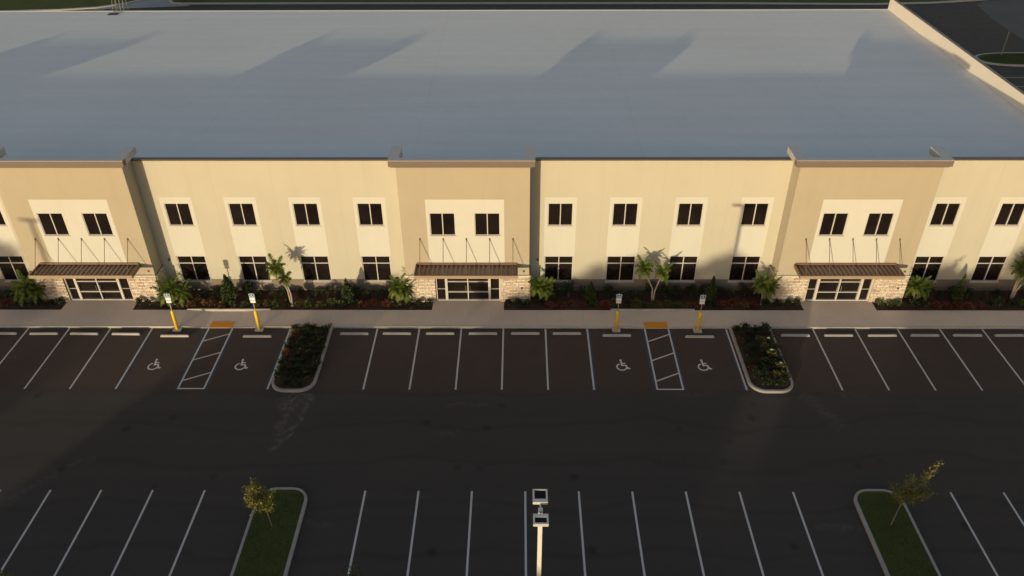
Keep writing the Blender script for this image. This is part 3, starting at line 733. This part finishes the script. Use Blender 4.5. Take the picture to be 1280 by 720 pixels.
def shrub_proto(name, m, n, r, h, size, conical=False):
    t = bpy.data.objects.new(name, None)
    b = leafball(n, r, r, h/2, h/2+.02, size, conical=conical, lumps=0 if conical else 6); me = b.build('foliage', M[m], None)
    s = MB(); stems(s, 6, r*.6, h*.6); so = s.build('stem', M['bark2'], None)
    return (me, so)
PROTO = {}
def get_protos():
    for kind, (m, n, r, h, size) in dict(green=('shrub_green',300,.34,.55,.10), dark=('shrub_dark',300,.36,.60,.10), olive=('shrub_olive',260,.30,.45,.10), red=('shrub_red',240,.30,.42,.11), copper=('shrub_copper',240,.30,.46,.11), hedge=('shrub_dark',420,.46,.95,.11), island=('shrub_dark',300,.37,.42,.085), cone=('shrub_green',1400,.62,1.95,.13), tallcone=('shrub_green',1000,.42,1.9,.12)).items():
        PROTO[kind] = []
        for k in range(2 if kind not in ('cone','tallcone') else 1):
            f, s = shrub_proto(kind, m, n, r, h, size, kind in ('cone','tallcone'))
            PROTO[kind].append((f.data, s.data)); bpy.data.objects.remove(f); bpy.data.objects.remove(s)
get_protos()
def shrub(kind, name, label, x, y, z, sc, group):
    fm, sm = random.choice(PROTO[kind])
    t = thing(name, label, 'shrub', (x, y, z), random.uniform(0, 6.28), group); t.scale = (sc*random.uniform(.88,1.12), sc*random.uniform(.88,1.12), sc*random.uniform(.85,1.15))
    for n_, me in (('foliage', fm), ('stem', sm)):
        o = bpy.data.objects.new(n_, me); COL.objects.link(o); o.parent = t
    return t
WORD = dict(green='green leafy', dark='dark green', olive='yellow green', red='dark red leafed', copper='coppery orange', hedge='tall dark', island='low dark')
BAY = [('of the leftmost bed', -40, -32.9, ['red','dark','red','green']),
       ('of the left middle bed', -23.9, -7.9, ['dark','copper','copper','copper','copper','copper','green','green','olive','olive','green','dark','olive','green','olive','green','green','dark','red','red','red','dark']),
       ('of the right middle bed', 1.1, 16.9, ['dark','red','red','red','red','green','red','green','dark','olive','green','olive','olive','green','copper','copper','dark','red','red','copper','red','dark']),
       ('of the rightmost bed', 26.2, 37, ['green','red','red','red','red','red','dark','green','dark','green','olive','olive','olive','olive'])]
for bay, x0, x1, kinds in BAY:
    n = int(round((x1-x0)/.73))
    for i in range(n):
        x = x0+(i+.5)*(x1-x0)/n; k = kinds[int(i*len(kinds)/n)]
        shrub(k, 'low_shrub', '%s shrub, %s in the front row %s' % (WORD[k], ORD[i], bay), x+random.uniform(-.08,.08), 43.98+random.uniform(-.1,.1), .10, random.uniform(.85,1.1), 'low shrubs in the front row of the beds')
    n = int(round((x1-x0)/.95))
    for i in range(n):
        x = x0+(i+.5)*(x1-x0)/n
        k = random.choice(['hedge','hedge','dark','green'])
        shrub(k, 'hedge_shrub', '%s shrub, %s in the back row %s' % (WORD[k], ORD[i], bay), x+random.uniform(-.1,.1), 45.1+random.uniform(-.15,.12), .10, random.uniform(.85,1.05), 'shrubs against the wall in the beds')
for en, c in (('left', PC[0]), ('middle', PC[1]), ('right', PC[2])):
    for sd, s in (('left', -1), ('right', 1)):
        for i in range(3):
            x = c+s*(2.75+i*.62)
            shrub('green' if (en, sd) == ('right','right') else 'dark', 'low_shrub', 'small shrub at the pier %s of the %s doors, %s from the doors' % (sd, en, ORD[i]), x, 44.12+random.uniform(-.05,.05), .10, .78, 'low shrubs before the stone piers')
for k, (x0, x1) in enumerate(ISL):
    nm = ('left','right')[k]
    for r_ in range(9):
        y = 41.35-r_*.66
        for c_ in range(4):
            x = x0+.42+c_*(x1-x0-.84)/3
            if r_ == 8: x = x0+.72+c_*(x1-x0-1.44)/3
            kind = 'island'
            if k == 1 and c_ >= 2 and r_ in (2, 3): kind = 'olive'
            if k == 1 and c_ >= 2 and r_ == 7: kind = 'olive'
            if k == 0 and c_ == 0 and r_ in (1, 4): kind = 'copper'
            if k == 1 and c_ == 0 and r_ in (2,6) : kind = 'copper_dim'
            if kind == 'copper_dim': kind = 'red'
            shrub(kind, 'low_shrub', '%s shrub in the %s island, row %s from the sidewalk, %s from left' % (WORD[kind].replace('low ', ''), nm, ORD[r_], ORD[c_]), x+random.uniform(-.08,.08), y+random.uniform(-.08,.08), .12, random.uniform(.85,1.1), 'low shrubs in the kerbed islands')
# white blooms in the right island belong to one flowering shrub each
fm = MB()
for (x, y) in ((0,0),(.07,.03),(.03,.09)): fm.quad((x-.04,y-.04,.5),(x+.04,y-.04,.52),(x+.04,y+.04,.5),(x-.04,y+.04,.52))
for i, (x, y) in enumerate(((15.75,39.9),(15.6,38.6),(15.85,37.4))):
    t = shrub('olive', 'flowering_shrub', 'yellow green shrub with white blooms in the right kerbed island, %s from the sidewalk' % ORD[i], x, y, .12, 1.15, 'flowering shrubs in the right island')
    fo = fm.build('bloom', M['sign_white'], t)

for (x, y, kind, lab) in ((-19.55,44.35,'cone','bushy green cone shaped shrub between the first two windows right of the left tower'),(-11.55,44.4,'tallcone','upright dark shrub between the third and fourth windows left of the middle tower'),(4.85,44.4,'tallcone','dark upright shrub between the first two windows right of the middle tower'),(12.95,44.4,'tallcone','dark upright shrub between the last two windows left of the right tower'),(29.55,44.5,'tallcone','narrow green shrub between the two windows at the far right')):
    shrub(kind, 'upright_shrub', lab, x, y, .1, 1.05, 'upright shrubs along the wall')

def frond(b, base, az, L, lift, droop, lw=.26, n=16):
    """One feather frond: arched midrib with thin leaflets on both sides."""
    d = Vector((math.cos(az), math.sin(az), 0)); sd = Vector((-math.sin(az), math.cos(az), 0)); pts = []
    for i in range(n+1):
        t = i/n; pts.append(Vector(base)+d*(L*t*(.92-.25*t*droop))+Vector((0,0,L*(lift*t-droop*t*t))))
    for p, q in zip(pts, pts[1:]):
        w = .012; b.quad(p-sd*w, p+sd*w, q+sd*w*.8, q-sd*w*.8)
    for i in range(2, n+1):
        t = i/n; p = pts[i]; l = lw*math.sin(math.pi*min(1, .12+t*.86))**.6*random.uniform(.85,1.1)
        f = (pts[i]-pts[i-1]).normalized()
        for s in (-1, 1):
            e = p+(sd*s*.8+f*.62).normalized()*l+Vector((0,0,-.35*l*random.uniform(.6,1.3)))
            w = f*.034
            b.quad(p-w, p+w, e+w*.2, e-w*.2)
def palm(name, label, base, trunks, group=None, n=15, L=.95):
    t = thing(name, label, 'palm', base, 0, group)
    for (dx, dy, top, h, s) in trunks:
        b = MB(); pts = [(dx*.15,dy*.15,-.05),(dx*.5,dy*.4,h*.45),(top[0],top[1],h)]
        b.tube(pts, [.065,.05,.045], 9); b.build('trunk', M['bark'], t, smooth=True)
        c = MB(); nn = int(n*s)
        for i in range(nn):
            az = i*2.399+random.uniform(-.2,.2); k = i/nn
            lift = 1.3*(1-k)+.25+random.uniform(-.1,.1); dr = .55+.55*k
            frond(c, (top[0], top[1], h), az, L*s**.4*random.uniform(.85,1.1), lift, dr)
        c.build('crown', M['palm'], t)
    return t
GP = 'palms in the planting beds'
palm('palm', 'short bushy palm beside the stone pier right of the left doors', (-23.35,44.2,.1), [(0,0,(.05,0),1.15,1.25),(.3,.1,(.55,.1),.9,1),(-.2,-.1,(-.35,-.1),.85,.9)], GP, 24, 1.0)
palm('palm', 'tall slim palm with two bare trunks before the third window right of the left tower', (-15.3,44.0,.1), [(-.25,0,(-.65,.05),3.0,1.2),(.1,0,(-.15,.0),2.2,.6)], GP, 20, .78)
palm('palm', 'bushy palm beside the stone pier left of the middle doors', (-8.05,44.2,.1), [(0,0,(-.05,0),1.3,1.2),(.2,.1,(.35,.1),1.0,1)], GP, 24, .88)
palm('palm', 'bushy palm just right of the middle entrance tower', (1.45,44.3,.1), [(0,0,(-.15,0),1.35,1.1),(.2,.1,(.35,.1),1.15,1)], GP, 24, .82)
palm('palm', 'tall palm with two crossing pale trunks midway between the middle and right towers', (9.05,44.3,.1), [(-.2,0,(-.8,.0),2.8,1.0),(.15,0,(.45,.05),2.45,.9)], GP, 22, .78)
palm('palm', 'bushy palm just left of the right entrance tower', (16.35,44.2,.1), [(0,0,(-.15,0),1.6,1.15),(.2,.1,(.35,.1),1.3,1)], GP, 24, .88)
palm('palm', 'green palm with two pale trunks just right of the right entrance tower', (26.75,44.5,.1), [(-.2,0,(-.25,-.1),1.35,1.1),(.2,.0,(.3,0),1.1,1)], GP, 24, .8)
palm('palm', 'tall palm with pale trunks cut by the right edge of the picture', (33.3,44.6,.1), [(-.2,0,(-.1,0),2.5,1.1),(.3,0,(.5,0),2.2,1.1),(.1,.1,(.3,.2),2.9,.8)], GP, 20, .85)
palm('palm', 'dark bushy palm left of the left doors by the left edge of the picture', (-33.2,44.15,.1), [(0,0,(.1,0),1.35,1.25),(.3,.1,(.7,.1),1.1,1),(-.2,0,(-.3,0),.9,1)], GP, 24, .95)

def young_tree(label, base, H, lean, seed, cr=.8, nb=16, leaves=34, leaf='young'):
    leaves = int(leaves*1.5)
    rnd = random.Random(seed)
    t = thing('young_tree', label, 'tree', base, 0, 'young trees in the lower islands')
    b = MB(); top = Vector((lean[0], lean[1], H*.62)); mid = Vector((lean[0]*.15, lean[1]*.15, H*.36))
    b.tube([(0,0,-.05), mid, top], [.034,.027,.014], 8); tips = []
    for i in range(nb):
        k = rnd.uniform(0, 1); p = mid.lerp(top, k); a = i*2.4+rnd.uniform(-.5,.5); l = cr*(1.1-.35*k)*rnd.uniform(.6,1.15)
        q = p+Vector((math.cos(a)*l*.75+lean[0]*.25*k, math.sin(a)*l*.75+lean[1]*.25*k, l*rnd.uniform(.35,1.1)))
        m_ = p.lerp(q, .5)+Vector((0,0,-.06)); b.tube([p, m_, q], [.014,.010,.004], 5); tips.append((p, m_, q))
    for i in range(4):
        q = top+Vector((rnd.uniform(-.2,.5)*(1+lean[0]), rnd.uniform(-.3,.3), rnd.uniform(.5,1)*H*.38)); b.tube([top, top.lerp(q,.5)+Vector((.05,0,0)), q], [.012,.008,.003], 5); tips.append((top, top.lerp(q,.5), q))
    b.build('trunk', M['bark2'], t)
    c = MB()
    for p, m_, q in tips:
        for j in range(leaves):
            k = rnd.random()**.6; o = m_.lerp(q, k) if rnd.random() < .75 else p.lerp(m_, rnd.uniform(.5,1))
            o = o+Vector((rnd.gauss(0,.09), rnd.gauss(0,.09), rnd.gauss(0,.08)))
            d = Vector((rnd.uniform(-1,1), rnd.uniform(-1,1), rnd.uniform(-.6,.8))).normalized(); a = d.cross(Vector((rnd.uniform(-1,1),rnd.uniform(-1,1),rnd.uniform(-1,1)))).normalized()
            w = rnd.uniform(.06,.14); c.quad(o, o+d*w*.5+a*w*.3, o+d*w, o+d*w*.5-a*w*.3)
    c.build('crown', M[leaf], t)
    return t
young_tree('small yellow green tree in the grass island at lower left', (-12.08,25.7,.13), 3.2, (-.45,.0), 3, .8, 24, 46)
young_tree('small leaning tree with sparse yellow leaf sprays in the grass island at lower right', (18.22,25.9,.13), 4.1, (.6,.1), 8, .95, 28, 40)
young_tree('dark tree top just showing at the lower left corner', (-21.9,20.8,0), 3.4, (.05,.1), 12, .7, leaf='shrub_dark')
young_tree('dark tree top poking in at the bottom edge, left of the lamp post', (-7.0,20.6,0), 3.75, (.05,.1), 13, .8, leaf='shrub_dark')

# shrubs behind the building beside the far lawn
for (x, y, s, lab) in ((-48.6,119.6,3.2,'big dark shrub on the lawn corner beside the far driveway'),(-54.9,121.5,2.6,'dark shrub left of the far driveway'),(-46.4,119.8,2.8,'dark shrub on the far lawn, right of the driveway corner shrub')):
    shrub('hedge', 'lawn_shrub', lab, x, y, .1, s, 'shrubs on the far lawn')

# ------------------------------------------------------------------ unseen blocks added to shade the lot, and the oaks, behind the camera
Tx, Ty = .525, .066                            # sun ray: sideways and downward run per metre towards the building
YC = -60.
def add_blocker(label, xf0, xf1, zf, depth=24, dy=0):
    """Added unseen block whose top edge shades everything below height zf at facade stations xf0..xf1."""
    D = Yf-YC; x0, x1 = xf0-D*Tx, xf1-D*Tx; h = zf+D*Ty
    t = thing('shade_blocker', label, 'building', (0,0,0), 0, 'added shade blockers behind the camera')  # block added for its shade, coping and doors included
    k = -Tx*depth  # footprint skewed along the sun ray to keep the light gaps open
    b = MB(); b.prism([(x0, YC), (x0+k, YC-depth), (x1+k, YC-depth), (x1, YC)], 0, h-.12); b.build('wall', M['brick'], t)
    b = MB(); b.prism([(x0-.02, YC+.04), (x0+k-.02, YC-depth-.04), (x1+k+.02, YC-depth-.04), (x1+.02, YC+.04)], h-.12, h); b.build('coping', M['coping'], t)
    n = max(1, int((x1-x0)/9))
    for i in range(n):
        x = x0+(i+.5)*(x1-x0)/n; d = MB(); d.box(x-1.1, x+1.1, YC+.003, YC+.05, 0, 3.2); d.build('door', M['awning'], t)
for a_ in (('tallest added shade blocker at the far left behind the camera', -95, -30.3, 1.7), ('added shade blocker left of the sunlit gap behind the camera', -30.25, -25.2, -.10), ('low added shade blocker at the edge of the sunlit gap', -25.15, -23.3, -.45, 14),
           ('added shade blocker right of the sunlit gap behind the camera', -16.6, 2.4, -.05), ('taller added shade blocker behind the camera, before the small low one', 2.45, 18.9, 1.05), ('small low added shade blocker behind the camera', 18.95, 21.3, -1.0, 14),
           ('low added shade blocker right of the small low one', 21.35, 27.0, -.30, 18), ('long added shade blocker at the far right behind the camera', 27.05, 90, 1.1)): add_blocker(*a_)
def big_proto(seed, r, h):
    rnd = random.Random(seed)
    b = leafball(1500, r, r*.8, h/2, 0, .62, rnd=rnd, lumps=9)
    return b
BIG = []
for s in range(3):
    b = big_proto(s, 2.6, 4.6); o = b.build('crown', M['oak']); BIG.append(o.data); bpy.data.objects.remove(o)
tr = MB(); tr.tube([(0,0,0),(.1,0,3),(0,.1,6)], [.3,.22,.12], 10); o = tr.build('trunk', M['bark2']); TR = o.data; bpy.data.objects.remove(o)
def oak(i, xf, zf, Y, sc, dens):
    D = Yf-Y; x = xf-D*Tx; top = zf+D*Ty
    t = thing('oak_tree', 'oak behind the camera, %s from the left' % ORD[i], 'tree', (x, Y, 0), 0, 'oaks across the lot')
    c = bpy.data.objects.new('crown', BIG[i % 3]); COL.objects.link(c); c.parent = t; c.location = (0,0,top-2.3*sc); c.scale = (sc,sc,sc); c.rotation_euler.z = i*1.3
    k = bpy.data.objects.new('trunk', TR); COL.objects.link(k); k.parent = t; k.scale = (1,1,max(.3,(top-2.3*sc)/6))
for i, (xf, zf, Y, sc, d) in enumerate([(-37.0,5.1,-45,1.1,1),(5.3,1.9,-46,.75,1),(8.1,2.9,-44,.7,1),(11.4,1.9,-46,.6,1),(14.2,3.0,-44,.7,1),(17.4,2.0,-47,.6,1),(29.6,2.0,-46,.7,1),(32.2,1.7,-44,.7,1),(35.2,4.2,-46,1.,1),(39,4.6,-44,1.1,1),(1.8,1.0,-46,.6,1)]):
    oak(i, xf, zf, Y, sc, d)

# ------------------------------------------------------------------ light
toward = Vector((-Tx, -1, Ty)).normalized()
el = math.asin(toward.z)
w = bpy.data.worlds.new('World'); S.world = w; w.use_nodes = True; nt = w.node_tree
sky = nt.nodes.new('ShaderNodeTexSky'); sky.sky_type = 'NISHITA'; sky.sun_disc = False
sky.sun_elevation = el; sky.sun_rotation = math.atan2(toward.x, toward.y) % (2*math.pi)
sky.altitude = 20; sky.air_density = 1.0; sky.dust_density = .6; sky.ozone_density = 1.0
wb = nt.nodes.new('ShaderNodeMix'); wb.data_type = 'RGBA'; wb.blend_type = 'MULTIPLY'; wb.inputs[0].default_value = 1; wb.inputs[7].default_value = (1.08, .96, .98, 1)
bg = nt.nodes['Background']; nt.links.new(sky.outputs[0], wb.inputs[6]); nt.links.new(wb.outputs[2], bg.inputs[0]); bg.inputs[1].default_value = .15
L = bpy.data.lights.new('sun', 'SUN'); L.energy = 2.0; L.angle = R(.55); L.color = (1, .82, .51)
lo = bpy.data.objects.new('sun', L); COL.objects.link(lo); lo.rotation_euler = (-toward).to_track_quat('-Z', 'Y').to_euler(); lo.location = toward*100

# ------------------------------------------------------------------ camera
yaw, pit, rol = -.010, .608, -.005
fw = Vector((math.sin(yaw)*math.cos(pit), math.cos(yaw)*math.cos(pit), -math.sin(pit)))
rt = fw.cross(Vector((0,0,1))).normalized(); up = rt.cross(fw)
r2 = rt*math.cos(rol)+up*math.sin(rol); u2 = -rt*math.sin(rol)+up*math.cos(rol)
cam = bpy.data.cameras.new('camera'); cam.sensor_width = 36; cam.lens = 1008.144/1280*36; cam.clip_end = 1200
co = bpy.data.objects.new('camera', cam); COL.objects.link(co)
m4 = Matrix((r2, u2, -fw)).transposed().to_4x4(); m4.translation = Vector((0, 0, 32.244)); co.matrix_world = m4
S.camera = co
S.render.engine = 'CYCLES'
S.view_settings.view_transform = 'Standard'; S.view_settings.look = 'None'; S.view_settings.exposure = 1.05; S.view_settings.gamma = 1
